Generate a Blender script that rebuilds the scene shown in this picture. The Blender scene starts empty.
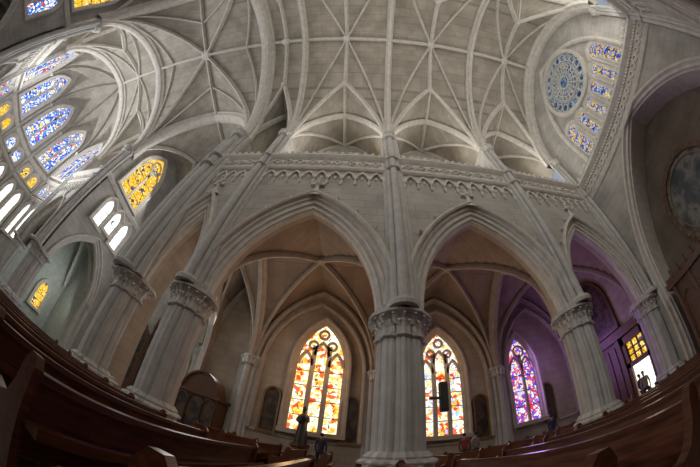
import bpy, math, random
from math import pi, sin, cos, sqrt, acos, radians
from mathutils import Vector, Matrix
random.seed(7)
S=bpy.context.scene
E=1.15
# ---------------------------------------------------------------- materials
def newmat(name):
    m=bpy.data.materials.new(name); m.use_nodes=True
    nt=m.node_tree; b=nt.nodes['Principled BSDF']; return m,nt,b
def stone(name,c1,c2,cm,bw=0.95,rh=0.42,mode='wall',rough=.85,mort=.012):
    m,nt,b=newmat(name); N=nt.nodes; L=nt.links
    g=N.new('ShaderNodeNewGeometry'); sp=N.new('ShaderNodeSeparateXYZ'); L.new(g.outputs['Position'],sp.inputs[0])
    a=N.new('ShaderNodeMath'); a.operation='ADD'; cb=N.new('ShaderNodeCombineXYZ')
    if mode=='wall':
        L.new(sp.outputs[0],a.inputs[0]); L.new(sp.outputs[1],a.inputs[1]); L.new(a.outputs[0],cb.inputs[0]); L.new(sp.outputs[2],cb.inputs[1])
    elif mode=='vault':
        ab=N.new('ShaderNodeMath'); ab.operation='ABSOLUTE'; L.new(sp.outputs[1],ab.inputs[0])
        L.new(ab.outputs[0],a.inputs[0]); L.new(sp.outputs[2],a.inputs[1]); L.new(sp.outputs[0],cb.inputs[0]); L.new(a.outputs[0],cb.inputs[1])
    else:
        L.new(sp.outputs[0],cb.inputs[0]); L.new(sp.outputs[1],cb.inputs[1])
    br=N.new('ShaderNodeTexBrick'); L.new(cb.outputs[0],br.inputs['Vector'])
    br.inputs['Scale'].default_value=1; br.inputs['Brick Width'].default_value=bw; br.inputs['Row Height'].default_value=rh
    br.inputs['Mortar Size'].default_value=mort; br.inputs['Mortar Smooth'].default_value=.4
    br.inputs['Color1'].default_value=(*c1,1); br.inputs['Color2'].default_value=(*c2,1); br.inputs['Mortar'].default_value=(*cm,1)
    no=N.new('ShaderNodeTexNoise'); L.new(g.outputs['Position'],no.inputs['Vector']); no.inputs['Scale'].default_value=.9; no.inputs['Detail'].default_value=6
    mr=N.new('ShaderNodeMapRange'); L.new(no.outputs[0],mr.inputs[0]); mr.inputs[1].default_value=.3; mr.inputs[2].default_value=.7; mr.inputs[3].default_value=.74; mr.inputs[4].default_value=1.08
    mx=N.new('ShaderNodeMix'); mx.data_type='RGBA'; mx.blend_type='MULTIPLY'; mx.inputs[0].default_value=1
    L.new(br.outputs[0],mx.inputs[6]); L.new(mr.outputs[0],mx.inputs[7]); L.new(mx.outputs[2],b.inputs['Base Color'])
    b.inputs['Roughness'].default_value=rough
    return m
def plain(name,c,rough=.7,metal=0,noise=0,scale=3):
    m,nt,b=newmat(name); N=nt.nodes; L=nt.links
    no=N.new('ShaderNodeTexNoise'); no.inputs['Scale'].default_value=scale; no.inputs['Detail'].default_value=5
    g=N.new('ShaderNodeNewGeometry'); L.new(g.outputs['Position'],no.inputs['Vector'])
    r=N.new('ShaderNodeValToRGB'); L.new(no.outputs[0],r.inputs[0])
    k=noise or .12
    r.color_ramp.elements[0].position=.3; r.color_ramp.elements[1].position=.7
    r.color_ramp.elements[0].color=(*[x*(1-k) for x in c],1); r.color_ramp.elements[1].color=(*[min(1,x*(1+k)) for x in c],1)
    L.new(r.outputs[0],b.inputs['Base Color']); b.inputs['Roughness'].default_value=rough; b.inputs['Metallic'].default_value=metal
    return m
def canvas(name,cols,scale=1.6):
    m,nt,b=newmat(name); N=nt.nodes; L=nt.links
    g=N.new('ShaderNodeNewGeometry'); no=N.new('ShaderNodeTexNoise'); no.inputs['Scale'].default_value=scale; no.inputs['Detail'].default_value=3; L.new(g.outputs['Position'],no.inputs['Vector'])
    r=N.new('ShaderNodeValToRGB'); L.new(no.outputs[0],r.inputs[0]); el=r.color_ramp.elements
    for i,c in enumerate(cols):
        p=.32+.4*i/(len(cols)-1)
        if i<2: q=el[i]; q.position=p
        else: q=el.new(p)
        q.color=(*c,1)
    L.new(r.outputs[0],b.inputs['Base Color']); b.inputs['Roughness'].default_value=.45
    return m
def wood(name,c1,c2,rough=.35):
    m,nt,b=newmat(name); N=nt.nodes; L=nt.links
    g=N.new('ShaderNodeTexCoord'); mp=N.new('ShaderNodeMapping'); L.new(g.outputs['Object'],mp.inputs[0]); mp.inputs['Scale'].default_value=(6,1,9)
    no=N.new('ShaderNodeTexNoise'); L.new(mp.outputs[0],no.inputs['Vector']); no.inputs['Scale'].default_value=3; no.inputs['Detail'].default_value=6
    r=N.new('ShaderNodeValToRGB'); L.new(no.outputs[0],r.inputs[0]); r.color_ramp.elements[0].position=.3; r.color_ramp.elements[1].position=.7
    r.color_ramp.elements[0].color=(*c1,1); r.color_ramp.elements[1].color=(*c2,1)
    L.new(r.outputs[0],b.inputs['Base Color']); b.inputs['Roughness'].default_value=rough
    return m
def glass(name,cols,scale=3.2,strength=2.5,lead=.05,stretch=(1,1,1)):
    """leaded glass: small quarries whose hue follows larger figure patches"""
    m,nt,b=newmat(name); N=nt.nodes; L=nt.links; N.remove(b)
    g=N.new('ShaderNodeNewGeometry'); mp=N.new('ShaderNodeMapping'); L.new(g.outputs['Position'],mp.inputs[0]); mp.inputs['Scale'].default_value=stretch
    v=N.new('ShaderNodeTexVoronoi'); v.inputs['Scale'].default_value=scale*2.2; L.new(mp.outputs[0],v.inputs['Vector'])
    n=N.new('ShaderNodeTexNoise'); n.inputs['Scale'].default_value=scale*.55; n.inputs['Detail'].default_value=1; L.new(mp.outputs[0],n.inputs['Vector'])
    e=N.new('ShaderNodeTexVoronoi'); e.feature='DISTANCE_TO_EDGE'; e.inputs['Scale'].default_value=scale*2.2; L.new(mp.outputs[0],e.inputs['Vector'])
    sp=N.new('ShaderNodeSeparateColor'); L.new(v.outputs['Color'],sp.inputs[0])
    nm=N.new('ShaderNodeMapRange'); L.new(n.outputs[0],nm.inputs[0]); nm.inputs[1].default_value=.32; nm.inputs[2].default_value=.68
    mixf=N.new('ShaderNodeMix'); mixf.inputs[0].default_value=.55; L.new(sp.outputs[0],mixf.inputs[2]); L.new(nm.outputs[0],mixf.inputs[3])
    mr2=N.new('ShaderNodeMapRange'); L.new(mixf.outputs[0],mr2.inputs[0]); mr2.inputs[1].default_value=.12; mr2.inputs[2].default_value=.88
    r=N.new('ShaderNodeValToRGB'); r.color_ramp.interpolation='CONSTANT'; L.new(mr2.outputs[0],r.inputs[0])
    el=r.color_ramp.elements
    for i,c in enumerate(cols):
        if i<2: q=el[i]; q.position=i/len(cols)
        else: q=el.new(i/len(cols))
        q.color=(*c,1)
    th=N.new('ShaderNodeMapRange'); th.inputs[1].default_value=lead*.4; th.inputs[2].default_value=lead; L.new(e.outputs['Distance'],th.inputs[0])
    ml=N.new('ShaderNodeMath'); ml.operation='MULTIPLY'; ml.inputs[1].default_value=strength; L.new(th.outputs[0],ml.inputs[0])
    em=N.new('ShaderNodeEmission'); L.new(r.outputs[0],em.inputs[0]); L.new(ml.outputs[0],em.inputs[1])
    L.new(em.outputs[0],N['Material Output'].inputs[0])
    return m
STONE=stone('nave_stone',(.50,.477,.44),(.45,.43,.395),(.32,.30,.275))
VAULT=stone('vault_stone',(.47,.43,.37),(.40,.365,.31),(.31,.28,.235),bw=.7,rh=.32,mode='vault')
RIB=plain('rib_stone',(.60,.57,.52),.8)
FRZ=plain('frieze_stone',(.62,.595,.55),.8)
PIER=plain('pier_stone',(.48,.47,.45),.75)
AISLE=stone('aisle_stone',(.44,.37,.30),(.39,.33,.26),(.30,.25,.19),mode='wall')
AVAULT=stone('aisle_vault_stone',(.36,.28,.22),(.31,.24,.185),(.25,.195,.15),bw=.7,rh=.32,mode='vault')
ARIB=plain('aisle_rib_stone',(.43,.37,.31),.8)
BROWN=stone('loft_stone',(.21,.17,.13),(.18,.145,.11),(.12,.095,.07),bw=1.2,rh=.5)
GREEN=plain('chapel_plaster',(.46,.48,.45),.8)
FLOOR=stone('floor_tile',(.32,.28,.25),(.25,.21,.19),(.12,.11,.1),bw=.5,rh=.5,mode='floor',rough=.35)
PEW=wood('pew_wood',(.05,.018,.010),(.17,.06,.03),.28)
DWOOD=wood('carved_wood',(.06,.026,.012),(.16,.07,.03),.4)
DARK=canvas('dark_canvas',[(.012,.010,.010),(.03,.02,.015),(.10,.06,.035),(.02,.02,.03)],2.2)
MEDAL=canvas('medallion_canvas',[(.02,.03,.035),(.06,.07,.075),(.22,.20,.17),(.03,.04,.05)],1.1)
GILT=plain('gilt_frame',(.22,.14,.06),.4,.3)
BRONZE=plain('dark_bronze',(.05,.045,.04),.5,.3)
LEAD=plain('lead_came',(.03,.03,.032),.6)
G_WARM=glass('glass_warm',[(.75,.06,.02),(1,.34,.05),(1,.58,.10),(1,.80,.35),(1,.94,.75),(1,.97,.88),(1,.85,.45),(1,.55,.10),(.85,.12,.03)],2.6,1.7,.035)
G_MULTI=glass('glass_multi',[(.75,.05,.03),(1,.45,.06),(1,.75,.3),(.35,.5,.9),(1,.95,.8),(1,.88,.5),(.95,.95,1),(.85,.14,.05)],3.0,1.6,.035)
G_PURP=glass('glass_violet',[(.8,.04,.06),(.85,.8,1),(.08,.08,.7),(.7,.1,.25),(1,.7,.5),(.6,.6,1)],3.0,1.4)
G_BLUE=glass('glass_blue',[(.85,.08,.05),(.98,.9,.75),(.05,.10,.55),(.10,.28,.9),(.75,.85,1),(.05,.14,.7),(.85,.92,1),(.95,.7,.25)],1.7,1.5)
G_GOLD=glass('glass_gold',[(1,.55,.03),(1,.66,.07),(.9,.40,.02),(1,.80,.25),(1,.6,.04),(.10,.08,.12)],2.4,1.3)
G_ROSE=glass('glass_rose',[(.02,.05,.17),(.08,.17,.28),(.25,.38,.46),(.04,.09,.27),(.33,.37,.30)],3.0,.8,.06)
G_BG=glass('glass_blue_gold',[(.02,.08,.5),(.9,.55,.04),(.03,.15,.7),(.9,.6,.08),(.15,.33,.85),(.95,.7,.12),(.05,.1,.45)],3.0,1.0,.05)
G_WHITE=glass('glass_clear',[(1,.98,.90),(.9,.95,1),(1,.92,.70)],1.6,2.2,.03)
# ---------------------------------------------------------------- mesh builder
class M:
    def __init__(s): s.v=[];s.f=[];s.mi=[];s.mats=[];s.T=Matrix.Identity(4)
    def m(s,mat):
        if mat not in s.mats: s.mats.append(mat)
        return s.mats.index(mat)
    def av(s,p):
        s.v.append(tuple(s.T@Vector(p))); return len(s.v)-1
    def face(s,ids,mat): s.f.append(tuple(ids)); s.mi.append(s.m(mat))
    def quad(s,a,b,c,d,mat): s.face([s.av(a),s.av(b),s.av(c),s.av(d)],mat)
    def box(s,x0,x1,y0,y1,z0,z1,mat):
        i=[s.av((x,y,z)) for x in (x0,x1) for y in (y0,y1) for z in (z0,z1)]
        for q in ((0,1,3,2),(4,6,7,5),(0,4,5,1),(2,3,7,6),(0,2,6,4),(1,5,7,3)): s.face([i[k] for k in q],mat)
    def lathe(s,cx,cy,prof,n,mat,rf=None,cap=True):
        R=[]
        for r,z in prof:
            ring=[]
            for k in range(n):
                a=2*pi*k/n; rr=r*(rf(a) if rf else 1)
                ring.append(s.av((cx+rr*cos(a),cy+rr*sin(a),z)))
            R.append(ring)
        for i in range(len(R)-1):
            for k in range(n):
                s.face([R[i][k],R[i][(k+1)%n],R[i+1][(k+1)%n],R[i+1][k]],mat)
        if cap: s.face(R[-1],mat); s.face(R[0][::-1],mat)
    def strips(s,rows,mat,closed=False):
        ids=[[s.av(p) for p in r] for r in rows]
        for i in range(len(ids)-1):
            n=len(ids[i])
            for k in range(n if closed else n-1):
                s.face([ids[i][k],ids[i][(k+1)%n],ids[i+1][(k+1)%n],ids[i+1][k]],mat)
    def rib(s,pts,prof,mat):
        rows=[]; n=len(pts); P=[Vector(p) for p in pts]
        tot=P[-1]-P[0]; plan0=Vector((tot.x,tot.y,0))
        for i in range(n):
            t=(P[min(n-1,i+1)]-P[max(0,i-1)]); pl=Vector((t.x,t.y,0))
            if pl.length<.15*t.length: pl=plan0
            if pl.length<1e-6: pl=Vector((1,0,0))
            sd=Vector((-pl.y,pl.x,0)).normalized(); t.normalize(); dn=t.cross(sd).normalized()
            rows.append([P[i]+sd*a-dn*b for a,b in prof])
        s.strips(rows,mat,True)
    def obj(s,name,smooth=False,parent=None):
        me=bpy.data.meshes.new(name); me.from_pydata(s.v,[],s.f); 
        for q in s.mats: me.materials.append(q)
        me.polygons.foreach_set('material_index',s.mi)
        if smooth: me.polygons.foreach_set('use_smooth',[True]*len(s.f))
        me.update(); o=bpy.data.objects.new(name,me); S.collection.objects.link(o)
        if parent: o.parent=parent
        return o
def arch_pts(a,R,d,n):
    Rr=R+d; c=R-a; ae=acos(max(-1,min(1,c/Rr)))
    r=[(Rr*cos(ae*i/n)-c,Rr*sin(ae*i/n)) for i in range(n+1)]
    return [(-x,z) for x,z in r]+[(x,z) for x,z in r[::-1][1:]]
def Rof(a,rise): return (rise*rise+a*a)/(2*a)
def arch_sweep(m,cx,z0,a,R,prof,mat,n=14,closed=False,jamb=None):
    cols=[]
    for d,y in prof:
        p=arch_pts(a,R,d,n); c=[(cx+x,y,z0+z) for x,z in p]
        if jamb is not None: c=[(c[0][0],y,jamb)]+c+[(c[-1][0],y,jamb)]
        cols.append(c)
    m.strips(cols+([cols[0]] if closed else []),mat)
def arch_wall(m,x0,x1,z0,top,cx,a,R,d,y,mat,n=14,floor=None):
    tp=top if callable(top) else (lambda x:top)
    p=[(cx+x,z0+z) for x,z in arch_pts(a,R,d,n)]
    def col(xa,za,xb,zb):
        m.quad((xa,y,za),(xb,y,zb),(xb,y,max(zb,tp(xb))),(xa,y,max(za,tp(xa))),mat)
    zb=z0 if floor is None else floor
    for s0,s1 in ((x0,p[0][0]),(p[-1][0],x1)):
        k=6
        if s1-s0>1e-4:
            for i in range(k): col(s0+(s1-s0)*i/k,zb,s0+(s1-s0)*(i+1)/k,zb)
    for i in range(len(p)-1): col(p[i][0],p[i][1],p[i+1][0],p[i+1][1])
def arch_fill(m,cx,z0,a,R,y,zb,mat,n=10,d=0):
    p=[(cx+x,z0+z) for x,z in arch_pts(a,R,d,n)]
    for i in range(len(p)-1):
        m.quad((p[i][0],y,zb),(p[i+1][0],y,zb),(p[i+1][0],y,p[i+1][1]),(p[i][0],y,p[i][1]),mat)
def sheet(m,x0,x1,y,zb,top,mat,n=24):
    tp=top if callable(top) else (lambda x:top)
    for i in range(n):
        a=x0+(x1-x0)*i/n; b=x0+(x1-x0)*(i+1)/n
        m.quad((a,y,zb),(b,y,zb),(b,y,tp(b)),(a,y,tp(a)),mat)
def TX(c,sgn):
    return Matrix(((0,sgn,0,c),(1,0,0,0),(0,0,1,0),(0,0,0,1)))
MIR=Matrix.Diagonal((1,-1,1,1))
def leaves(m,cx,cy,r,z,h,n,mat,out=.12,off=0):
    for k in range(n):
        a=2*pi*(k+off)/n; w=pi/n*.85; rows=[]
        for t,ro,zz,ww in ((0,0,0,.9),(.5,.02,h*.5,1),(.8,.5*out,h*.85,.8),(1,out,h*.9,.45),(1,out*1.1,h*.72,.2)):
            row=[]
            for q,bul in ((-1,0),(0,.03),(1,0)):
                an=a+q*w*ww; rr=r+ro+bul; row.append((cx+rr*cos(an),cy+rr*sin(an),z+zz))
            rows.append(row)
        m.strips(rows,mat)
# ---------------------------------------------------------------- layout
PX=[-8.1,-5.1,1.12,7.34,13.1]; XE=13.3
YW=6.0; YF=5.75; YB=6.75; ZC=4.55; ZBAND=12.55; ZS=15.6; RISE=6.6; RL=5.3; YC=8.6; YO=12.4
R1=Rof(YW,RISE); XC0,XC1=-19.7,-8.1; XA=-26.0
def hp(d,R,a): d=max(0,min(a,d)); return sqrt(max(0,2*R*d-d*d))
def hinv(h,R): return R-sqrt(max(0,R*R-h*h))
def lobes(a): return 1+.17*(abs(cos(4*a)))+.06*abs(cos(12*a))
def make_pier(x,y,sc=1.0,shaft=True,mir=False,ztop=ZS,name='clustered_pier',sw=1.0):
    m=M()
    if mir: m.T=MIR
    oc=lambda a:1/ (cos(((a+pi/8)%(pi/4))-pi/8))
    m.lathe(x,y,[(.86*sc,0),(.86*sc,.38),(.80*sc,.44),(.76*sc,.46),(.76*sc,.78),(.72*sc,.82)],8*3,PIER,oc)
    m.lathe(x,y,[(.72*sc,.82),(.74*sc,.87),(.70*sc,.92),(.62*sc,.95),(.64*sc,1.0),(.60*sc,1.05),(.54*sc,1.12)],48,PIER,lobes)
    m.lathe(x,y,[(.50*sc,1.1),(.49*sc,3.86)],96,PIER,lobes)
    m.lathe(x,y,[(.52*sc,3.84),(.57*sc,3.87),(.57*sc,3.92),(.52*sc,3.95),(.53*sc,4.1),(.58*sc,4.3),(.68*sc,4.42)],48,PIER,lobes)
    leaves(m,x,y,.57*sc,3.97,.30,18,FRZ,.15*sc); leaves(m,x,y,.62*sc,4.16,.28,18,FRZ,.18*sc,.5)
    m.lathe(x,y,[(.74*sc,4.40),(.84*sc,4.44),(.84*sc,4.50),(.78*sc,4.53),(.78*sc,4.60)],24,PIER,oc)
    m.box(x-.55,x+.55,YF-.02 if sc<=1 else y-.55,YB if sc<=1 else y+.55,4.58,4.75,PIER)
    if shaft:
        yf=YF-.22
        sh=[(0,-.02,.15),(-.23,.10,.11),(.23,.10,.11),(-.40,.2,.06),(.40,.2,.06)]
        if sw>1: sh+=[(-.52,.16,.12),(.52,.16,.12),(-.36,.02,.06),(.36,.02,.06)]
        for dx,dy,r in sh:
            m.lathe(x+dx*sw,yf+dy,[(r*sw,4.55),(r*sw,ztop-.45)],14,PIER)
        m.lathe(x,yf+.08,[(.40*sw,4.55),(.42*sw,4.66),(.38*sw,4.74),(.3*sw,4.8)],16,PIER)
        for zz in (11.5,12.45):
            m.lathe(x,yf+.12,[(.30*sw,zz-.06),(.36*sw,zz-.03),(.36*sw,zz+.03),(.30*sw,zz+.06)],16,PIER)
        m.lathe(x,yf+.05,[(.28*sw,ztop-.5),(.31*sw,ztop-.45),(.28*sw,ztop-.4),(.30*sw,ztop-.25),(.38*sw,ztop-.1),(.40*sw,ztop-.06),(.40*sw,ztop+.04),(.3*sw,ztop+.06)],20,PIER)
        leaves(m,x,yf+.05,.30*sw,ztop-.4,.30,10,FRZ,.08)
        m.box(x-.42*sw,x+.42*sw,YF-.1,YF+.05,4.6,ztop,PIER)
    return m.obj(name,False)
for mir in (False,True):
    for x in PX[1:4]: make_pier(x,YW+.25,1.0,True,mir)
    make_pier(PX[4]-.1,YW+.25,1.0,True,mir)
    for x in (XC1-.1,XC0): make_pier(x,YW+.35,1.2,True,mir,name='crossing_pier',sw=1.5)
    make_pier(XA,YW+.3,1.0,True,mir)
# ---------------------------------------------------------------- nave walls
PROF_F=[(0,6.25),(0,6.08),(.05,6.04),(.05,5.98),(.12,5.96),(.16,6.0),(.20,5.96),(.22,5.88),(.30,5.86),(.34,5.9),(.38,5.86),(.40,5.78),(.50,5.76),(.50,5.60),(.56,5.54),(.64,5.58),(.68,5.75)]
PROF_B=[(0,6.25),(0,6.45),(.2,6.5),(.22,6.62),(.45,6.66),(.5,6.75)]
def nave_wall(mir):
    m=M(); 
    if mir: m.T=MIR
    bays=[(PX[i],PX[i+1]) for i in range(4)]+[(XA,XC0)]
    for a,b in bays:
        cx=(a+b)/2; w=(b-a)/2; ha=w-.66; rise=4.25 if w>2 else 3.6
        R=Rof(ha,rise)
        arch_wall(m,a,b,4.6,ZBAND,cx,ha,R,.6,YF,STONE)
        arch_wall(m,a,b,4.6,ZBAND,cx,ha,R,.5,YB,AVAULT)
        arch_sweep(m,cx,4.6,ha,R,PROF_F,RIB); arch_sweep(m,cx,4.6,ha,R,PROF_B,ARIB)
        za=4.6+arch_pts(ha,R,.68,4)[4][1]
        m.strips([[(cx-.34,YF,za-.30),(cx-.12,YF,za+.02),(cx-.03,YF,za+.4)],[(cx-.30,YF-.16,za-.32),(cx-.08,YF-.16,za),(cx-.01,YF-.14,za+.4)],[(cx+.30,YF-.16,za-.32),(cx+.08,YF-.16,za),(cx+.01,YF-.14,za+.4)],[(cx+.34,YF,za-.30),(cx+.12,YF,za+.02),(cx+.03,YF,za+.4)]],FRZ)
        m.lathe(cx,YF-.08,[(.05,za-.1),(.09,za+.05),(.05,za+.15),(.06,za+.3),(.17,za+.4),(.19,za+.48),(.08,za+.56),(.05,za+.64),(.11,za+.72),(.1,za+.8),(.02,za+.9)],10,FRZ)
        for s in (-1,1): m.box(cx+s*.2-.09,cx+s*.2+.09,YF-.16,YF,za+.36,za+.5,FRZ)
        pp=arch_pts(ha,R,.74,12)
        for k in range(3,len(pp)-3):
            if k%2==0 and w>2: px,pz=pp[k]; m.lathe(cx+px,YF-.1,[(.02,4.6+pz-.09),(.085,4.6+pz),(.02,4.6+pz+.09)],6,FRZ)
        nb=max(3,int(round((b-a-.9)/.60))); x0=a+.45; st=(b-a-.9)/nb
        for k in range(nb):
            c=x0+st*(k+.5)
            arch_sweep(m,c,10.66,st/2-.09,Rof(st/2-.09,.44),[(0,YF),(0,YF-.13),(.08,YF-.13),(.09,YF)],FRZ,5)
            m.lathe(c,YF-.04,[(.02,11.16),(.10,11.24),(.02,11.33)],6,FRZ)
            m.lathe(c,YF-.02,[(.01,10.62),(.08,10.74),(.08,10.82),(.01,10.95)],6,FRZ)
        for k in range(nb+1):
            c=x0+st*k
            m.lathe(c,YF-.05,[(.01,10.2),(.07,10.3),(.09,10.42),(.05,10.5),(.06,10.66)],6,FRZ)
            m.box(c-.05,c+.05,YF-.12,YF,10.6,10.95,FRZ)
            if k<nb:
                c2=c+st/2; zc=11.95; q=.24
                for (u,v),(u2,v2) in zip(((q,0),(0,q),(-q,0),(0,-q)),((0,q),(-q,0),(0,-q),(q,0))):
                    m.strips([[(c2+u,YF-.1,zc+v),(c2+u2,YF-.1,zc+v2)],[(c2+u*.8,YF-.2,zc+v*.8),(c2+u2*.8,YF-.2,zc+v2*.8)],[(c2+u*.6,YF-.2,zc+v*.6),(c2+u2*.6,YF-.2,zc+v2*.6)],[(c2+u*.55,YF-.1,zc+v*.55),(c2+u2*.55,YF-.1,zc+v2*.55)]],FRZ)
                m.lathe(c2,YF-.13,[(.01,zc-.09),(.08,zc),(.01,zc+.09)],6,FRZ)
                m.lathe(c,YF-.13,[(.01,zc-.2),(.05,zc-.1),(.05,zc+.1),(.01,zc+.2)],6,FRZ)
        m.strips([[(x,YF,11.35),(x,YF-.10,11.38),(x,YF-.18,11.46),(x,YF-.18,11.54),(x,YF-.08,11.6),(x,YF-.09,11.64),(x,YF-.09,12.26),(x,YF-.22,12.34),(x,YF-.34,12.44),(x,YF-.34,12.55),(x,YB,12.55)] for x in (a,b)],RIB)
        nc=max(4,int((b-a-.8)/.34))
        for k in range(nc):
            c=a+.4+(b-a-.8)*(k+.5)/nc
            m.lathe(c,YF-.22,[(.05,12.55),(.08,12.62),(.13,12.7),(.11,12.82),(.02,12.92)],6,FRZ)
        m.quad((a,YB,12.5),(b,YB,12.5),(b,YC,12.5),(a,YC,12.5),STONE)
        m.box(a-.35,a+.35,YF+.05,YC,12.5,ZS+.4,STONE)
        h=lambda x:ZS+hp(min(x-a,b-x),Rof(w,RL),w)
        sheet(m,a,b,YC,12.4,h,STONE)
    return m.obj('wall_north' if not mir else 'wall_south')
nave_wall(False); nave_wall(True)
# ---------------------------------------------------------------- vault
RIBP=[(-.14,-.02),(-.14,.12),(-.07,.18),(-.06,.32),(.06,.32),(.07,.18),(.14,.12),(.14,-.02)]
BIGP=[(-.42,-.05),(-.42,.12),(-.30,.2),(-.26,.34),(-.1,.42),(.1,.42),(.26,.34),(.30,.2),(.42,.12),(.42,-.05)]
SML=[(-.085,-.02),(-.085,.12),(-.04,.22),(.04,.22),(.085,.12),(.085,-.02)]
def grid(m,x0,x1,y0,y1,zf,mat,n=28):
    f=lambda u:(1-cos(pi*u))/2
    rows=[[(x0+(x1-x0)*f(i/n),y0+(y1-y0)*f(j/n),zf(x0+(x1-x0)*f(i/n),y0+(y1-y0)*f(j/n))) for j in range(n+1)] for i in range(n+1)]
    m.strips(rows,mat)
def boss(m,x,y,z,r=.22):
    m.lathe(x,y,[(.05,z-.38),(r*.6,z-.36),(r,z-.26),(r,z-.08),(r*.7,z+.02)],12,RIB)
def nave_bay(m,a,b):
    w=(b-a)/2; xm=(a+b)/2; RR=Rof(w,RL)
    zf=lambda x,y:ZS+max(hp(YW-abs(y),R1,YW),hp(min(x-a,b-x),RR,w))
    grid(m,a,b,-YW,YW,zf,VAULT,48)
    for s in (-1,1):
        grid(m,a,b,s*YW,s*YC,lambda x,y:ZS+hp(min(x-a,b-x),RR,w),VAULT,16)
    K=18; ystar=YW-hinv(RL,R1)
    for sy in (-1,1):
        for ex,sx in ((a,1),(b,-1)):
            g=[(ex+sx*hinv(RL*i/K,RR),sy*(YW-hinv(RL*i/K,R1)),ZS+RL*i/K) for i in range(K+1)]
            m.rib(g,RIBP,RIB)
            if w>2:
                p=[]
                for i in range(K+1):
                    t=(i/K)**1.5; x=ex+(xm-ex)*t; y=sy*YW*(1-t); p.append((x,y,zf(x,y)))
                m.rib(p,SML,RIB)
                p=[]
                for i in range(K+1):
                    t=(i/K)**1.5; x=ex+(xm-ex)*t; y=sy*(YW+(YC-YW)*t); p.append((x,y,ZS+hp(min(x-a,b-x),RR,w)))
                m.rib(p,SML,RIB)
        m.rib([(xm,sy*(YC+(0-YC)*i/24),max(ZS+RL,zf(xm,min(YW,YC+(0-YC)*i/24)))) for i in range(25)],RIBP,RIB)
        boss(m,xm,sy*ystar,ZS+RL)
        m.T=Matrix.Identity(4) if sy>0 else MIR
        arch_sweep(m,xm,ZS,w,RR,[(0,YC-.2),(-.12,YC-.2),(-.14,YC-.1),(-.14,YC)],RIB)
        arch_sweep(m,xm,ZS,w-.02,Rof(w-.02,RL),[(0,YF+.05),(-.12,YF+.0),(-.2,YF+.15),(-.2,YF+.4),(0,YF+.5)],RIB)
        m.T=Matrix.Identity(4)
    boss(m,xm,0,ZS+RISE,.32)
    m.rib([(a+(b-a)*i/8,0,ZS+RISE) for i in range(9)],RIBP,RIB)
    boss(m,a,0,ZS+RISE,.24)
def transverse(m,x,P,yw=YW):
    p=[(x,s,ZS+hp(yw-abs(s),R1,yw)) for s in [-yw+hinv(RISE*i/20,R1) for i in range(21)]]
    p+= [(q[0],-q[1],q[2]) for q in p[::-1][1:]]
    m.rib(p,P,RIB)
m=M()
for a,b in [(PX[i],PX[i+1]) for i in range(4)]+[(XA,XC0)]:
    if b==PX[4]: b=XE
    nave_bay(m,a,b)
for x in PX[1:4]: transverse(m,x,[(q[0]*1.7,q[1]*1.4) for q in RIBP])
for x in (XC1,XC0,XA,XE-.3): transverse(m,x,[(q[0]*1.35,q[1]*1.2) for q in BIGP])
wc=(XC1-XC0)/2; RC=Rof(wc,RISE); xm=(XC0+XC1)/2
zc=lambda x,y:ZS+max(hp(YW-abs(y),R1,YW),hp(min(x-XC0,XC1-x),RC,wc))
grid(m,XC0,XC1,-YW,YW,zc,VAULT,40)
YT=14.0; aT=(YT-YW)/2; RT=Rof(aT,RL)
for s in (-1,1):
    zt=lambda x,y:ZS+max(hp(min(abs(y)-YW,YT-abs(y)),RT,aT),hp(min(x-XC0,XC1-x),RC,wc))
    grid(m,XC0,XC1,s*YW,s*YT,zt,VAULT,36)
    K=18
    for ex,sx in ((XC0,1),(XC1,-1)):
        m.rib([(ex+sx*hinv(RISE*i/K,RC),s*(YW-hinv(RISE*i/K,R1)),ZS+RISE*i/K) for i in range(K+1)],RIBP,RIB)
        for y0,sg in ((YW,1),(YT,-1)):
            m.rib([(ex+sx*hinv(RL*i/K,RC),s*(y0+sg*hinv(RL*i/K,RT)),ZS+RL*i/K) for i in range(K+1)],RIBP,RIB)
        for q in (.33,.66):
            tx=ex+(xm-ex)*q if q<.5 else xm; ty=0 if q<.5 else YW*.5
            p=[]
            for i in range(K+1):
                t=(i/K)**1.5; x=ex+(tx-ex)*t; y=s*(YW+(ty-YW)*t); p.append((x,y,zc(x,y)))
            m.rib(p,SML,RIB)
    pp=[(XC0+hinv(RISE*i/20,RC),s*YW,ZS+RISE*i/20) for i in range(21)]; pp+=[(XC0+XC1-q[0],q[1],q[2]) for q in pp[::-1][1:]]
    m.rib(pp,[(q[0]*1.35,q[1]*1.2) for q in BIGP],RIB)
    m.rib([(xm,s*YT*i/10,ZS+RISE) for i in range(11)],RIBP,RIB)
m.rib([(XC0+(XC1-XC0)*i/8,0,ZS+RISE) for i in range(9)],RIBP,RIB)
boss(m,xm,0,ZS+RISE,.5)
NA=5; RAp=6.0
def apse_z(rho,s):
    h1=hp(RAp-rho,R1,RAp); hw=RAp*sin(pi/NA/2)
    h2=hp((1-abs(2*s-1))*hw,Rof(hw,RL-.8),hw); return ZS+max(h1,h2)
ang=lambda k:pi/2+pi*k/NA
for k in range(NA):
    rows=[]
    for i in range(17):
        rho=RAp*(1-((1-cos(pi*i/16))/2)); row=[]
        for j in range(17):
            s_=j/16; A=Vector((cos(ang(k)),sin(ang(k)))); B=Vector((cos(ang(k+1)),sin(ang(k+1)))); p=A.lerp(B,s_)*rho
            row.append((XA+p.x,p.y,apse_z(rho,s_)))
        rows.append(row)
    m.strips(rows,VAULT)
    for kk in (k,k+1):
        m.rib([(XA+cos(ang(kk))*(RAp-hinv(RISE*i/16,R1)),sin(ang(kk))*(RAp-hinv(RISE*i/16,R1)),ZS+RISE*i/16) for i in range(17)],RIBP,RIB)
m.obj('ceiling')
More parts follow.
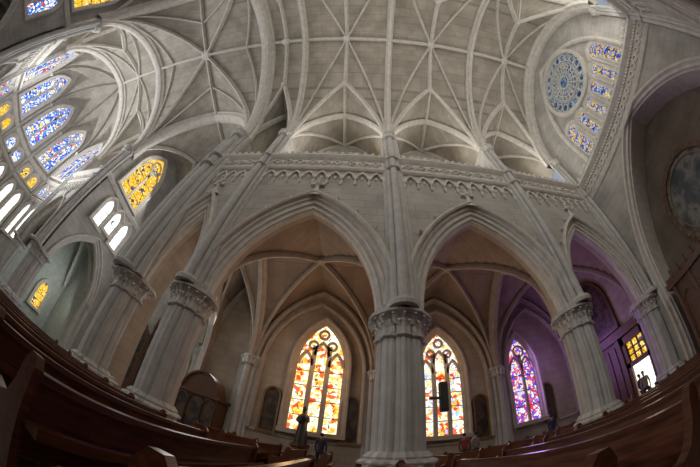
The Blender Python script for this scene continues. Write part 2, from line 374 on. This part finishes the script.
# ---------------------------------------------------------------- windows
def ringY(m,x,z,r,w,y0,y1,mat,n=18):
    m.strips([[(x+q*cos(2*pi*i/n),yy,z+q*sin(2*pi*i/n)) for i in range(n+1)] for q,yy in ((r,y1),(r,y0),(r+w,y0),(r+w,y1))],mat)
def window(name,T,cx,zb,zs,a,rise,gl,lights=1,depth=.25,y=0,frame=RIB,mull=RIB,mw=.05):
    m=M(); m.T=T; R=Rof(a,rise)
    arch_fill(m,cx,zs,a,R,y-.02,zb,gl)
    arch_sweep(m,cx,zs,a,R,[(0,y-.02),(-.02,y-.08),(.06,y-.12),(.10,y-depth*.6),(.2,y-depth*.7),(.26,y-depth),(.36,y-depth),(.38,y)],frame,12,False,zb)
    m.box(cx-a-.38,cx+a+.38,y-depth-.08,y,zb-.22,zb,frame)
    if lights>1:
        w=2*a/lights
        for k in range(1,lights):
            x=cx-a+w*k
            m.box(x-mw,x+mw,y-.15,y-.02,zb,zs+rise*.45,mull)
        for k in range(lights):
            c=cx-a+w*(k+.5); up_=(rise*.25 if (lights==3 and k==1) else 0)
            arch_sweep(m,c,zs-.1+up_,w/2-mw,Rof(w/2-mw,w*.85),[(0,y-.02),(0,y-.15),(mw*1.3,y-.15),(mw*1.3,y-.02)],mull,6)
        if lights==2: ringY(m,cx,zs+rise*.55,a*.36,mw*1.2,y-.15,y-.02,mull)
        else:
            ringY(m,cx,zs+rise*.74,a*.16,mw,y-.15,y-.02,mull); 
            for s in (-1,1): ringY(m,cx+s*a*.42,zs+rise*.46,a*.14,mw,y-.15,y-.02,mull)
    nz=int((zs-zb)/.8)
    for k in range(1,nz+1):
        z=zb+(zs-zb)*k/(nz+.5); m.box(cx-a,cx+a,y-.05,y-.02,z-.018,z+.018,LEAD)
    return m.obj(name)
wi=[0]
def win(*a,**k):
    wi[0]+=1; return window('window_%d'%wi[0],*a,**k)
I4=Matrix.Identity(4)
for T in (I4,MIR):
    win(T,-1.62,1.75,5.1,1.12,2.2,G_WARM,3,y=YO,mw=.11,frame=ARIB,mull=ARIB)
    win(T,4.2,1.75,5.0,1.05,2.1,G_MULTI,3,y=YO,mw=.10,frame=ARIB,mull=ARIB)
    win(T,9.0,1.75,4.8,.8,1.8,G_PURP,2,y=YO,mw=.07,frame=ARIB,mull=ARIB)
for T in (I4,MIR):
    for a,b in [(PX[i],PX[i+1]) for i in range(4)]+[(XA,XC0)]:
        cx=(a+b)/2
        if b-a>4:
            for s in (-1,1): win(T,cx+s*.95,14.0,17.2,.6,1.4,G_WHITE if s<0 else G_GOLD,1,y=YC)
        else: win(T,cx,14.0,16.6,.5,1.2,G_WHITE,1,y=YC)
def side_walls(mir):
    m=M(); base=MIR if mir else I4
    top=lambda s:ZS+hp(min(s-YW,YT-s),RT,aT) if YW<=s<=YT else ZS
    for X,sg in ((XC0,-1),(XC1,1)):
        m.T=base@TX(X,sg)
        cy=9.6; a=2.3; R=Rof(a,3.9)
        arch_wall(m,YW+.3,YT,4.6,top,cy,a,R,.5,.0,STONE,floor=0)
        arch_sweep(m,cy,4.6,a,R,[(0,.6),(0,.3),(.05,.22),(.2,.2),(.22,.1),(.36,.08),(.4,0),(.42,-.12),(.52,-.12),(.54,0)],RIB,14,False,0)
        arch_wall(m,YW+.3,YT,4.6,12,cy,a,R,.0,.6,AISLE,floor=0)
        m.strips([[(s,0,12.5),(s,-.12,12.55),(s,-.2,12.8),(s,-.2,12.95),(s,0,13.0)] for s in (YW,YT)],RIB)
        m.lathe(6.9,-.05,[(.2,0),(.2,4.2),(.3,4.4),(.34,4.6)],10,PIER); m.lathe(12.3,-.05,[(.2,0),(.2,4.2),(.3,4.4),(.34,4.6)],10,PIER)
    m.T=base
    topn=lambda x:ZS+hp(min(x-XC0,XC1-x),RC,wc)
    sheet(m,XC0,XC1,YT,0,topn,STONE,40)
    m.strips([[(s,YT,12.0),(s,YT-.12,12.05),(s,YT-.2,12.3),(s,YT-.2,12.45),(s,YT,12.5)] for s in (XC0,XC1)],RIB)
    m.box(XC0-.65,XC0-.6,6.4,13,8.9,9.4,STONE)
    m.quad((XC0-6.2,6.7,0),(XC0-6.2,12.8,0),(XC0-6.2,12.8,9.6),(XC0-6.2,6.7,9.6),GREEN)
    m.quad((XC0-6.2,12.6,0),(XC0-.6,12.6,0),(XC0-.6,12.6,9.6),(XC0-6.2,12.6,9.6),GREEN)
    m.quad((XC0-6.2,6.8,4.6),(XC0-.6,6.8,4.6),(XC0-.6,6.8,9.6),(XC0-6.2,6.8,9.6),GREEN)
    m.quad((XC0-6.2,6.7,9.5),(XC0-.6,6.7,9.5),(XC0-.6,12.8,9.5),(XC0-6.2,12.8,9.5),GREEN)
    for s in (0,1):
        p=[(XC0-.6-5.6*t,6.9+5.6*(t if s else 1-t),5+4.4*sin(pi*t)) for t in [i/16 for i in range(17)]]
        m.rib(p,RIBP,RIB)
    return m.obj('wall_transept_north' if not mir else 'wall_transept_south')
side_walls(False); side_walls(True)
for T in (I4,MIR):
    lo=G_WHITE if T is I4 else G_BLUE
    win(T@TX(XC0,-1),8.9,13.3,16.5,1.4,2.7,G_GOLD,2,mw=.1)
    win(T@TX(XC0,-1),8.3,9.4,11.2,.42,.8,lo,1)
    win(T@TX(XC0,-1),9.6,9.8,11.2,.42,.8,lo,1)
    win(T@TX(XC0,-1),10.9,9.4,11.2,.42,.8,lo,1)
    win(T@TX(XC0-6.2,-1),10.7,1.6,3.2,.5,.9,G_GOLD,1)
    win(T,-13.9,12.9,16.5,1.6,3.0,G_BLUE,3,y=YT)
    win(T,-17.7,1.5,3.6,.45,1.0,G_WHITE,2,y=YT)
    win(T,-10.3,1.5,3.6,.45,1.0,G_WHITE,2,y=YT)
m=M()
for k in range(NA):
    A=Vector((XA+RAp*cos(ang(k)),RAp*sin(ang(k)))); B=Vector((XA+RAp*cos(ang(k+1)),RAp*sin(ang(k+1))))
    d=(B-A); Lk=d.length; d/=Lk; nrm=Vector((d.y,-d.x)); mid=(A+B)/2
    if (mid-Vector((XA,0))).dot(nrm)<0: nrm=-nrm
    T=Matrix(((d.x,nrm.x,0,A.x),(d.y,nrm.y,0,A.y),(0,0,1,0),(0,0,0,1)))
    m.T=T
    sheet(m,0,Lk,0,0,lambda s:apse_z(RAp,s/Lk),STONE)
    for z in (8.2,10.6): m.strips([[(s,0,z),(s,-.1,z+.05),(s,-.2,z+.3),(s,-.2,z+.45),(s,0,z+.5)] for s in (0,Lk)],RIB)
    m.lathe(0,-.12,[(.18,0),(.18,ZS-.4),(.35,ZS-.1),(.35,ZS)],12,PIER)
    win(T,Lk/2,11.5,15.4,1.05,2.5,G_BLUE,2,depth=.3,mw=.10)
    for q in (.3,.7):
        win(T,Lk*q,4.2,6.9,.42,.9,G_WHITE,1,depth=.2)
        win(T,Lk*q,8.95,9.6,.45,.6,G_GOLD if k%2 else G_BLUE,1,depth=.15)
m.obj('wall_apse')
# ---------------------------------------------------------------- aisles
def aisle(mir):
    m=M(); T=MIR if mir else I4; m.T=T
    zs=4.9; rise=4.6; ya,yb=YB,YO; ay=(yb-ya)/2; RA=Rof(ay,rise)
    bays=[(PX[0],PX[1]),(PX[1],PX[2]),(PX[2],PX[3]),(PX[3],XE)]
    for a,b in bays:
        w=(b-a)/2; xm=(a+b)/2; RR=Rof(w,rise)
        zf=lambda x,y:zs+max(hp(min(y-ya,yb-y),RA,ay),hp(min(x-a,b-x),RR,w))
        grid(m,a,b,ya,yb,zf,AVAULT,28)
        K=14
        for ex,sx in ((a,1),(b,-1)):
            for y0,sy in ((ya,1),(yb,-1)):
                m.rib([(ex+sx*hinv(rise*i/K,RR),y0+sy*hinv(rise*i/K,RA),zs+rise*i/K) for i in range(K+1)],SML,ARIB)
        m.lathe(xm,(ya+yb)/2,[(.05,zs+rise-.3),(.2,zs+rise-.24),(.22,zs+rise)],12,ARIB)
        arch_sweep(m,xm,zs,w-.1,Rof(w-.1,rise),[(0,yb),(-.05,yb-.22),(-.2,yb-.28),(-.28,yb-.18),(-.34,yb)],ARIB,14)
        if w>2:
            a2=w-.72; R2=Rof(a2,3.6)
            arch_sweep(m,xm,zs-.1,a2,R2,[(0,yb),(0,yb-.16),(.08,yb-.24),(.16,yb-.24),(.2,yb-.1),(.22,yb)],ARIB,12,False,1.4)
    for x in PX[:4]:
        pp=[(x,ya+hinv(rise*i/14,RA),zs+rise*i/14) for i in range(15)]; pp+=[(x,ya+yb-q[1],q[2]) for q in pp[::-1][1:]]
        m.rib(pp,[(q[0]*1.8,q[1]*1.3) for q in RIBP],ARIB)
    m.T=Matrix.Identity(4)
    m.obj('ceiling_aisle_north' if not mir else 'ceiling_aisle_south')
    m=M(); m.T=T
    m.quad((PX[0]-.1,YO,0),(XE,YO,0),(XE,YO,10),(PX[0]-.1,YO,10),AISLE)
    m.strips([[(x,YO,1.25),(x,YO-.06,1.27),(x,YO-.1,1.36),(x,YO-.02,1.42),(x,YO,1.42)] for x in (PX[0],XE)],ARIB)
    m.obj('wall_aisle_north' if not mir else 'wall_aisle_south')
    for x in PX[1:4]:
        m=M(); m.T=T
        for dx,dy,r in ((0,-.22,.17),(-.26,-.08,.13),(.26,-.08,.13),(-.45,-.0,.09),(.45,0,.09)):
            m.lathe(x+dx,YO+dy-.05,[(r*1.6,0),(r*1.6,.5),(r*1.3,.7),(r,.8),(r,zs-.5),(r*1.3,zs-.45),(r,zs-.4),(r*1.3,zs-.2),(r*1.9,zs-.05),(r*1.9,zs+.05)],12,PIER)
        leaves(m,x,YO-.2,.34,zs-.42,.34,12,RIB,.1)
        m.obj('wall_respond')
aisle(False); aisle(True)
# ---------------------------------------------------------------- end wall (west)
m=M(); m.T=TX(XE,1)
a=4.9; R=Rof(a,6.6)
arch_wall(m,-5.9,5.9,4.6,ZBAND,0,a,R,.4,0,STONE,20,floor=0)
arch_sweep(m,0,4.6,a,R,[(0,2.0),(0,.3),(.06,.25),(.1,.1),(.22,.08),(.26,0),(.3,-.1),(.42,-.12),(.46,0)],RIB,20,False,0)
m.strips([[(s,0,11.2),(s,-.08,11.25),(s,-.12,11.4),(s,-.12,12.1),(s,-.3,12.3),(s,-.42,12.45),(s,-.42,12.6),(s,0,12.6)] for s in (-5.9,5.9)],RIB)
for k in range(58):
    s=-5.8+k*.2; m.box(s,s+.1,-.24,-.12,12.05,12.2,FRZ)
for k in range(24):
    s=-5.6+k*.487; ringY(m,s,11.75,.12,.07,-.2,-.12,FRZ,10)
    m.lathe(s,-.32,[(.05,12.6),(.13,12.72),(.1,12.85),(.02,12.95)],6,FRZ)
hN=lambda s:ZS+hp(YW-abs(s),R1,YW)
sheet(m,-YW,YW,.0,12.5,hN,STONE,40)
arch_sweep(m,0,14.6,3.6,Rof(3.6,6.0),[(0,0),(0,-.12),(.12,-.2),(.3,-.2),(.36,0)],RIB,16,False,12.6)
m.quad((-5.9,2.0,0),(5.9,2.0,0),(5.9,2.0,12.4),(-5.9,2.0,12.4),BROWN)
m.obj('wall_west')
m=M(); m.T=TX(XE,1)
for s in (-1,1):
    y0,y1=(6.4,12.6) if s>0 else (-12.6,-6.4)
    m.quad((y0,0,0),(y1,0,0),(y1,0,10),(y0,0,10),AISLE)
m.obj('wall_aisle_west')
m=M(); m.T=TX(XE,1); zr=17.6; rr=2.3
ids=[m.av((rr*cos(2*pi*i/48),-.04,zr+rr*sin(2*pi*i/48))) for i in range(48)]; m.face(ids,G_ROSE)
ringY(m,0,zr,rr-.05,.28,-.25,0,RIB,48); ringY(m,0,zr,.46,.08,-.16,-.03,RIB,30); ringY(m,0,zr,1.45,.07,-.14,-.03,RIB,40)
for k in range(20):
    t=2*pi*k/20; c,s=cos(t),sin(t); w=.035
    m.strips([[(c*q-s*w,yy,zr+s*q+c*w),(c*q+s*w,yy,zr+s*q-c*w)] for q,yy in ((.48,-.14),(rr-.05,-.14))],RIB)
    t+=pi/20; ringY(m,1.22*cos(t),zr+1.22*sin(t),.14,.05,-.13,-.03,RIB,12)
    ringY(m,1.9*cos(t),zr+1.9*sin(t),.24,.06,-.13,-.03,RIB,14)
    ringY(m,.8*cos(t),zr+.8*sin(t),.08,.035,-.13,-.03,RIB,10)
m.obj('rose_window')
for k in range(6):
    c=-2.9+k*1.16
    win(TX(XE,1),c,12.7,14.25+(.9 if k in(0,5) else .35 if k in (1,4) else 0),.54,.6,G_BG,1,depth=.08)
m=M(); m.T=TX(XE+2.0,1); yc,zc_,rm=.9,6.6,2.0
ids=[m.av((yc+rm*cos(2*pi*i/40),-.05,zc_+rm*sin(2*pi*i/40))) for i in range(40)]; m.face(ids,MEDAL)
ringY(m,yc,zc_,rm-.05,.3,-.2,0,DWOOD,40); ringY(m,yc,zc_,rm-.3,.06,-.14,-.04,GILT,40)
for k in range(24):
    t=2*pi*k/24; ringY(m,yc+(rm+.1)*cos(t),zc_+(rm+.1)*sin(t),.05,.05,-.26,-.18,GILT,8)
m.obj('round_medallion_painting')
# ---------------------------------------------------------------- doorway in aisle west wall
m=M(); m.T=TX(XE,1)
dc=7.7
m.box(dc-.85,dc-.6,-.2,.02,0,3.9,DWOOD); m.box(dc+.6,dc+.85,-.2,.02,0,3.9,DWOOD); m.box(dc-.85,dc+.85,-.2,.02,2.25,2.5,DWOOD); m.box(dc-.85,dc+.85,-.2,.02,3.5,3.9,DWOOD)
m.quad((dc-.6,-.02,0),(dc+.6,-.02,0),(dc+.6,-.02,2.25),(dc-.6,-.02,2.25),G_WHITE)
m.quad((dc-.6,-.02,2.5),(dc+.6,-.02,2.5),(dc+.6,-.02,3.5),(dc-.6,-.02,3.5),G_GOLD)
for k in range(0,4): m.box(dc-.6+k*.4-.05,dc-.6+k*.4+.05,-.08,-.02,2.5,3.5,DWOOD)
for z in (2.83,3.16): m.box(dc-.6,dc+.6,-.08,-.02,z-.04,z+.04,DWOOD)
m.box(dc-1.1,dc-.85,-.3,.02,0,4.3,DWOOD); m.box(dc+.85,dc+1.1,-.3,.02,0,4.3,DWOOD); m.box(dc-1.2,dc+3.4,-.4,.02,3.95,4.4,DWOOD)
m.box(dc+1.1,dc+3.3,-.2,.02,0,4.0,DWOOD)
for k in range(4): m.box(dc+1.25+k*.5,dc+1.6+k*.5,-.26,-.2,.3,3.7,DWOOD)
m.obj('door_1')
m=M(); m.T=TX(XE,1)
arch_fill(m,9.7,6.4,1.3,Rof(1.3,1.9),-.06,4.7,DARK,8); arch_sweep(m,9.7,6.4,1.3,Rof(1.3,1.9),[(-.03,-.06),(0,-.16),(.16,-.18),(.2,0)],DWOOD,8,False,4.7)
m.box(8.2,11.2,-.3,0,4.5,4.7,DWOOD); m.obj('framed_altar_painting')
m=M(); m.T=TX(XE,1)
m.box(-3.6,4.4,-.5,1.9,0,3.9,DWOOD); m.box(-3.8,4.6,-.75,2.0,3.9,4.15,DWOOD); m.box(-3.7,4.5,-.62,2.0,4.15,4.35,DWOOD)
for k in range(9):
    s=-3.4+k*.96; m.box(s-.08,s+.08,-.62,-.5,0,3.9,DWOOD)
    if k<8: m.box(s+.2,s+.77,-.56,-.5,.3,1.5,DWOOD); arch_sweep(m,s+.485,2.9,.32,Rof(.32,.5),[(0,-.5),(0,-.58),(.07,-.58),(.07,-.5)],DWOOD,6,False,1.8)
for k in range(17): m.lathe(-3.6+k*.48,-.68,[(.04,4.15),(.07,4.25),(.03,4.4),(.06,4.5),(.01,4.62)],6,DWOOD)
m.obj('wooden_vestibule')
# ---------------------------------------------------------------- floor
m=M(); m.quad((-33,-15,0),(16,-15,0),(16,15,0),(-33,15,0),FLOOR); m.obj('floor')
# ---------------------------------------------------------------- altarpiece in the transept, high altar, confessional
m=M(); y=YT
m.box(-16.9,-11.3,y-1.1,y-.02,0,1.1,DWOOD); m.box(-16.6,-11.6,y-.5,y-.02,1.1,4.6,DWOOD)
for cx,a_,zt in ((-14.1,.95,5.0),(-15.9,.6,4.0),(-12.3,.6,4.0)):
    R=Rof(a_,a_*1.5); arch_sweep(m,cx,zt-1.2,a_,R,[(0,y-.45),(0,y-.75),(.12,y-.8),(.2,y-.75),(.22,y-.5)],DWOOD,8,False,1.1)
    arch_fill(m,cx,zt-1.2,a_,R,y-.52,1.1,DARK,8)
    h=zt-1.2+a_*1.5
    m.strips([[(cx-a_-.3,y-.75,h-.9),(cx,y-.75,h+1.1),(cx+a_+.3,y-.75,h-.9)],[(cx-a_-.15,y-.75,h-1.0),(cx,y-.75,h+.75),(cx+a_+.15,y-.75,h-1.0)],[(cx-a_-.15,y-.5,h-1.0),(cx,y-.5,h+.75),(cx+a_+.15,y-.5,h-1.0)]],DWOOD)
    for s in (-1,1):
        m.lathe(cx+s*(a_+.3),y-.65,[(.12,1.1),(.12,h-.6),(.17,h-.5),(.10,h-.3),(.10,h+.1),(.14,h+.15),(.01,h+1.0)],8,DWOOD)
    m.lathe(cx,y-.65,[(.02,h+1.0),(.09,h+1.15),(.02,h+1.3)],6,DWOOD)
m.obj('gothic_altarpiece')
m=M(); X=-28.5
m.box(X-.8,X+.8,-2.2,2.2,0,1.3,FRZ)
for i,(yy,hh) in enumerate(((0,7.4),(-1.3,5.2),(1.3,5.2),(-2.3,4.0),(2.3,4.0))):
    m.lathe(X-.3,yy,[(.45,1.3),(.45,hh*.6),(.55,hh*.62),(.4,hh*.66),(.3,hh*.7),(.34,hh*.72),(.02,hh)],8,FRZ)
for k in range(6): m.lathe(X+.6,-1.9+k*.76,[(.05,1.3),(.03,1.5),(.03,1.9),(.01,1.95)],6,GILT)
m.obj('high_altar')
m=M(); cx,cy=-6.7,11.6
m.box(cx-1.1,cx+1.1,cy-.5,cy+.6,0,2.1,DWOOD)
for s,a_ in ((-.72,.28),(0,.36),(.72,.28)):
    arch_fill(m,cx+s,1.7,a_,a_*1.01,cy-.52,.3,DARK,8); arch_sweep(m,cx+s,1.7,a_,a_*1.01,[(0,cy-.5),(0,cy-.58),(.06,cy-.58),(.06,cy-.5)],DWOOD,8,False,.3)
m.box(cx-1.2,cx+1.2,cy-.65,cy+.65,2.1,2.25,DWOOD)
arch_fill(m,cx,2.25,.9,.95,cy-.5,2.2,DWOOD,10); arch_sweep(m,cx,2.25,.9,.95,[(0,cy+.4),(0,cy-.6),(.1,cy-.6),(.1,cy+.4)],DWOOD,10)
m.obj('confessional')
# ---------------------------------------------------------------- pews
def pew_mesh(L):
    m=M()
    prof=[(0.0,.44),(.02,.60),(.05,.88),(.09,.885),(.06,.58),(.05,.36)]
    m.strips([[(x,y,z) for x,z in prof] for y in (0.04,L-.04)],PEW,True)
    m.box(.03,.12,.02,L-.02,.86,.91,PEW)
    m.box(-.42,.03,.04,L-.04,.41,.45,PEW); m.box(-.40,-.37,.04,L-.04,.30,.41,PEW)
    m.box(.10,.30,.04,L-.04,.60,.62,PEW)
    m.box(.28,.30,.04,L-.04,.62,.67,PEW)
    m.box(.34,.50,.08,L-.08,.16,.20,PEW)
    n=max(2,int(L/1.0))
    for k in range(n+1):
        y=.03+(L-.06-.05)*k/n
        if 0<k<n: m.box(-.36,.05,y,y+.04,0,.42,PEW)
    out=[(-.46,0),(-.46,.10),(-.42,.14),(-.42,.44),(-.44,.58),(-.38,.64),(-.2,.62),(-.1,.66),(-.03,.78),(-.01,.92),(.04,.98),(.11,.98),(.15,.92),(.13,.7),(.12,.3),(.14,.12),(.16,.08),(.16,0)]
    for y in (0,L-.06):
        a=[m.av((x,y,z)) for x,z in out]; b=[m.av((x,y+.06,z)) for x,z in out]
        m.face(a,PEW); m.face(b[::-1],PEW)
        for i in range(len(out)): j=(i+1)%len(out); m.face([a[i],a[j],b[j],b[i]],PEW)
        m.box(.30,.36,y,y+.05,0,.2,PEW)
    me=bpy.data.meshes.new('church_pew'); me.from_pydata(m.v,[],m.f); me.materials.append(PEW); me.update(); return me
pA=pew_mesh(3.9); pB=pew_mesh(3.2)
def put(me,x,y):
    o=bpy.data.objects.new('church_pew',me); o.location=(x,y,0); S.collection.objects.link(o)
xs=[-.62-k*.95 for k in range(9)]+[.8+k*.95 for k in range(12)]
for x in xs:
    put(pA,x,.75); put(pA,x,-4.9)
    if x>-5.3: put(pB,x,7.5)
# ---------------------------------------------------------------- paintings
def picture(x,z0=1.45,w=.36,h=1.75):
    m=M(); y=YO; R=Rof(w,w*1.1)
    arch_fill(m,x,z0+h,w,R,y-.06,z0,DARK,8)
    arch_sweep(m,x,z0+h,w,R,[(-.03,y-.06),(-.02,y-.14),(.08,y-.16),(.11,y)],GILT,8,False,z0)
    m.box(x-w-.12,x+w+.12,y-.16,y,z0-.12,z0,GILT); m.obj('framed_painting')
for x in (-3.62,.02,6.2,10.5): picture(x)
def statue(x,y,sc=1):
    m=M()
    m.lathe(x,y,[(.45,0),(.45,.15),(.36,.2),(.33,.9),(.42,1.0),(.42,1.12)],8,DWOOD)
    rf=lambda a:1+.10*cos(7*a)+.05*cos(13*a)
    m.lathe(x,y,[(.26,1.12),(.24,1.4),(.19,1.8),(.17,2.0),(.2,2.2),(.21,2.35),(.14,2.45),(.06,2.5),(.055,2.56)],28,BRONZE,rf)
    m.lathe(x,y,[(.05,2.54),(.085,2.6),(.10,2.68),(.095,2.76),(.06,2.83),(.01,2.85)],14,BRONZE)
    m.rib([(x-.18,y,2.33),(x-.24,y-.1,2.15),(x-.15,y-.24,2.1),(x-.02,y-.27,2.2)],[(-.05,-.05),(-.05,.05),(.05,.05),(.05,-.05)],BRONZE)
    m.rib([(x+.18,y,2.33),(x+.25,y-.1,2.15),(x+.16,y-.26,2.2),(x+.04,y-.3,2.35)],[(-.05,-.05),(-.05,.05),(.05,.05),(.05,-.05)],BRONZE)
    m.obj('saint_statue')
statue(-1.9,11.6,1)
m=M(); m.box(1.95,2.12,5.75,5.92,2.0,2.7,BRONZE); m.box(1.70,1.97,5.82,5.86,2.3,2.36,BRONZE); m.box(1.96,2.11,5.735,5.755,2.05,2.65,LEAD); m.obj('column_loudspeaker')
# ---------------------------------------------------------------- people
def cloth(n,c): return plain(n,c,.85,0,.15,8)
SKIN=cloth('skin',(.45,.27,.19)); HAIR=cloth('hair',(.02,.014,.01))
def person(x,y,yaw,top,leg,stride=.12):
    root=bpy.data.objects.new('standing_person',None); S.collection.objects.link(root); root.location=(x,y,0); root.rotation_euler=(0,0,yaw)
    def skin(name,vs,es,rs,mat,root_i=0):
        me=bpy.data.meshes.new(name); me.from_pydata(vs,es,[]); me.update(); o=bpy.data.objects.new(name,me); S.collection.objects.link(o); o.parent=root
        md=o.modifiers.new('skin','SKIN'); 
        for i,r in enumerate(rs): me.skin_vertices[0].data[i].radius=(r,r*.85) if isinstance(r,float) else r
        me.skin_vertices[0].data[root_i].use_root=True
        sb=o.modifiers.new('sub','SUBSURF'); sb.levels=2; sb.render_levels=2; me.materials.append(mat); return o
    skin('legs',[(0,0,.95),(.1,0,.88),(.11,-stride/2,.48),(.12,stride/3,.09),(.12,-.1,.04),(-.1,0,.88),(-.11,stride,.48),(-.12,stride,.09),(-.12,stride-.13,.04)],[(0,1),(1,2),(2,3),(3,4),(0,5),(5,6),(6,7),(7,8)],[.13,.1,.07,.05,.045,.1,.07,.05,.045],leg)
    skin('torso',[(0,0,.92),(0,0,1.1),(0,.01,1.3),(0,0,1.42),(.17,0,1.39),(.22,.02,1.12),(.2,-.1,.9),(-.17,0,1.39),(-.22,.02,1.12),(-.2,-.1,.9)],[(0,1),(1,2),(2,3),(3,4),(4,5),(5,6),(3,7),(7,8),(8,9)],[(.16,.11),(.14,.1),(.17,.11),.09,.065,.05,.04,.065,.05,.04],top)
    skin('head',[(0,0,1.42),(0,0,1.5),(0,-.01,1.58),(0,-.015,1.66),(0,-.11,1.6)],[(0,1),(1,2),(2,3),(2,4)],[.05,.05,.085,.08,.018],SKIN)
    skin('hair',[(0,.03,1.56),(0,.03,1.66),(0,0,1.71)],[(0,1),(1,2)],[.085,.09,.07],HAIR)
    for s in (-1,1):
        vs=[(s*.2,-.1,.9),(s*.2,-.13,.84)]; es=[(0,1)]; rs=[.03,.035]
        for k in range(4):
            i=len(vs); vs+=[(s*.2+(k-1.5)*.018,-.15,.80),(s*.2+(k-1.5)*.018,-.15,.745+.01*abs(k-1.5))]; es+=[(1,i),(i,i+1)]; rs+=[.009,.008]
        i=len(vs); vs+=[(s*.17,-.17,.83),(s*.165,-.18,.79)]; es+=[(1,i),(i,i+1)]; rs+=[.01,.009]
        skin('hand',vs,es,rs,SKIN)
C1=cloth('shirt_dark',(.03,.03,.05)); C2=cloth('trousers',(.02,.02,.03)); C3=cloth('shirt_pale',(.25,.22,.2)); C4=cloth('jeans',(.03,.04,.08)); C5=cloth('shirt_red',(.20,.04,.03))
person(12.5,7.65,radians(70),C1,C2)
person(11.9,7.05,radians(-60),C3,C4,.05)
person(-1.0,11.2,radians(170),C1,C2,.03)
person(4.75,11.2,radians(150),C5,C2,.05)
person(5.3,11.3,radians(200),C3,C4,.02)
person(9.6,11.3,radians(120),C1,C4,.1)
# ---------------------------------------------------------------- lights
def area(loc,tgt,sx,sy,p,col=(1,1,1),name='window_daylight'):
    l=bpy.data.lights.new(name,'AREA'); l.shape='RECTANGLE'; l.size=sx; l.size_y=sy; l.energy=p*.80; l.color=col
    o=bpy.data.objects.new(name,l); o.location=loc
    o.rotation_euler=(Vector(tgt)-Vector(loc)).to_track_quat('-Z','Y').to_euler(); S.collection.objects.link(o); return o
for s in (-1,1):
    for a,b in [(PX[1],PX[2]),(PX[2],PX[3]),(PX[3],XE)]:
        cx=(a+b)/2
        area((cx,s*8.2,16.3),(cx,-s*3,14),2.6,2.2,230 if s<0 else 210,(1,.97,.93))
        area((cx,s*5.2,13.0),(cx,s*1.0,20),4.5,.3,22 if s>0 else 95,(1,.95,.87),'vault_fill_light')  # unseen strips added above the cornice to brighten the vault
    area((-17.5,s*11,16.5),(-12,-s*2,8),3,3,420 if s>0 else 50,(1,.98,.95))
    area((-13.9,s*13,8),(-13.9,0,8),5,6,260 if s>0 else 60,(.95,.97,1))
area((-29.5,0,12),(-20,0,15),5,5,1500,(.97,.98,1),'apse_daylight_fill')
area((-23,0,9),(-24,0,20),5,5,600,(.97,.98,1),'apse_daylight_fill')  # upward fill panel added mid-chancel to whiten its vault
def pt(loc,p,col,r=.4,name='stained_fill_light'):
    l=bpy.data.lights.new(name,'POINT'); l.energy=p*.80; l.color=col; l.shadow_soft_size=r
    o=bpy.data.objects.new(name,l); o.location=loc; S.collection.objects.link(o)
area((-1.7,12.0,4),(-1.7,6,4.5),2,4,60,(1,.6,.3),'stained_fill_light')
pt((-1.7,10.9,5.2),62,(1,.54,.26))
area((4.2,12.0,4),(4.2,6,3.2),2,4,55,(1,.75,.55),'stained_fill_light')
pt((4.2,11.0,5.4),42,(1,.70,.48))
area((9.0,12.0,4),(11,7,4),1.6,3.5,120,(.52,.28,1),'stained_fill_light')
pt((10.6,10.6,5),50,(.6,.3,1))
pt((-4.0,9.0,6.5),35,(1,.93,.85))  # warm-neutral fill added inside the aisle, not light from a window
area((-7,11.8,5),(-6,7,5),2,3,110,(.97,.97,.94),'stained_fill_light')  # neutral fill at the aisle wall; this bay has no window
area((-22,11.5,5),(-24,9,4),2,3,110,(.92,1,.95),'chapel_daylight')
w=bpy.data.worlds.new('sky'); S.world=w; w.use_nodes=True; w.node_tree.nodes['Background'].inputs[0].default_value=(.6,.7,.9,1); w.node_tree.nodes['Background'].inputs[1].default_value=.5
S.view_settings.view_transform='Standard'
# ---------------------------------------------------------------- camera (equidistant fisheye)
cd=bpy.data.cameras.new('camera'); co=bpy.data.objects.new('camera',cd); S.collection.objects.link(co); S.camera=co
cd.type='PANO'; cd.sensor_width=36; cd.sensor_height=24; cd.sensor_fit='HORIZONTAL'; cd.clip_start=.02; cd.clip_end=200
c=cd.cycles if hasattr(cd,'cycles') and hasattr(cd.cycles,'panorama_type') else cd
c.panorama_type='FISHEYE_LENS_POLYNOMIAL'; c.fisheye_fov=radians(220)
c.fisheye_polynomial_k0=0; c.fisheye_polynomial_k1=-1/(261*36/700); c.fisheye_polynomial_k2=0; c.fisheye_polynomial_k3=0; c.fisheye_polynomial_k4=0
t,ro,ya=radians(47.1),radians(7.1),radians(-4.6)
def unyaw(v): X,Y,Z=v; return Vector((X*cos(ya)+Y*sin(ya),-X*sin(ya)+Y*cos(ya),Z))
fw=unyaw((0,cos(t),sin(t))); rt=unyaw((1,0,0)); up=unyaw((0,-sin(t),cos(t)))
rs=rt*cos(ro)+up*sin(ro); us=up*cos(ro)-rt*sin(ro)
mat=Matrix((rs,us,-fw)).transposed().to_4x4(); mat.translation=Vector((0,0,E)); co.matrix_world=mat
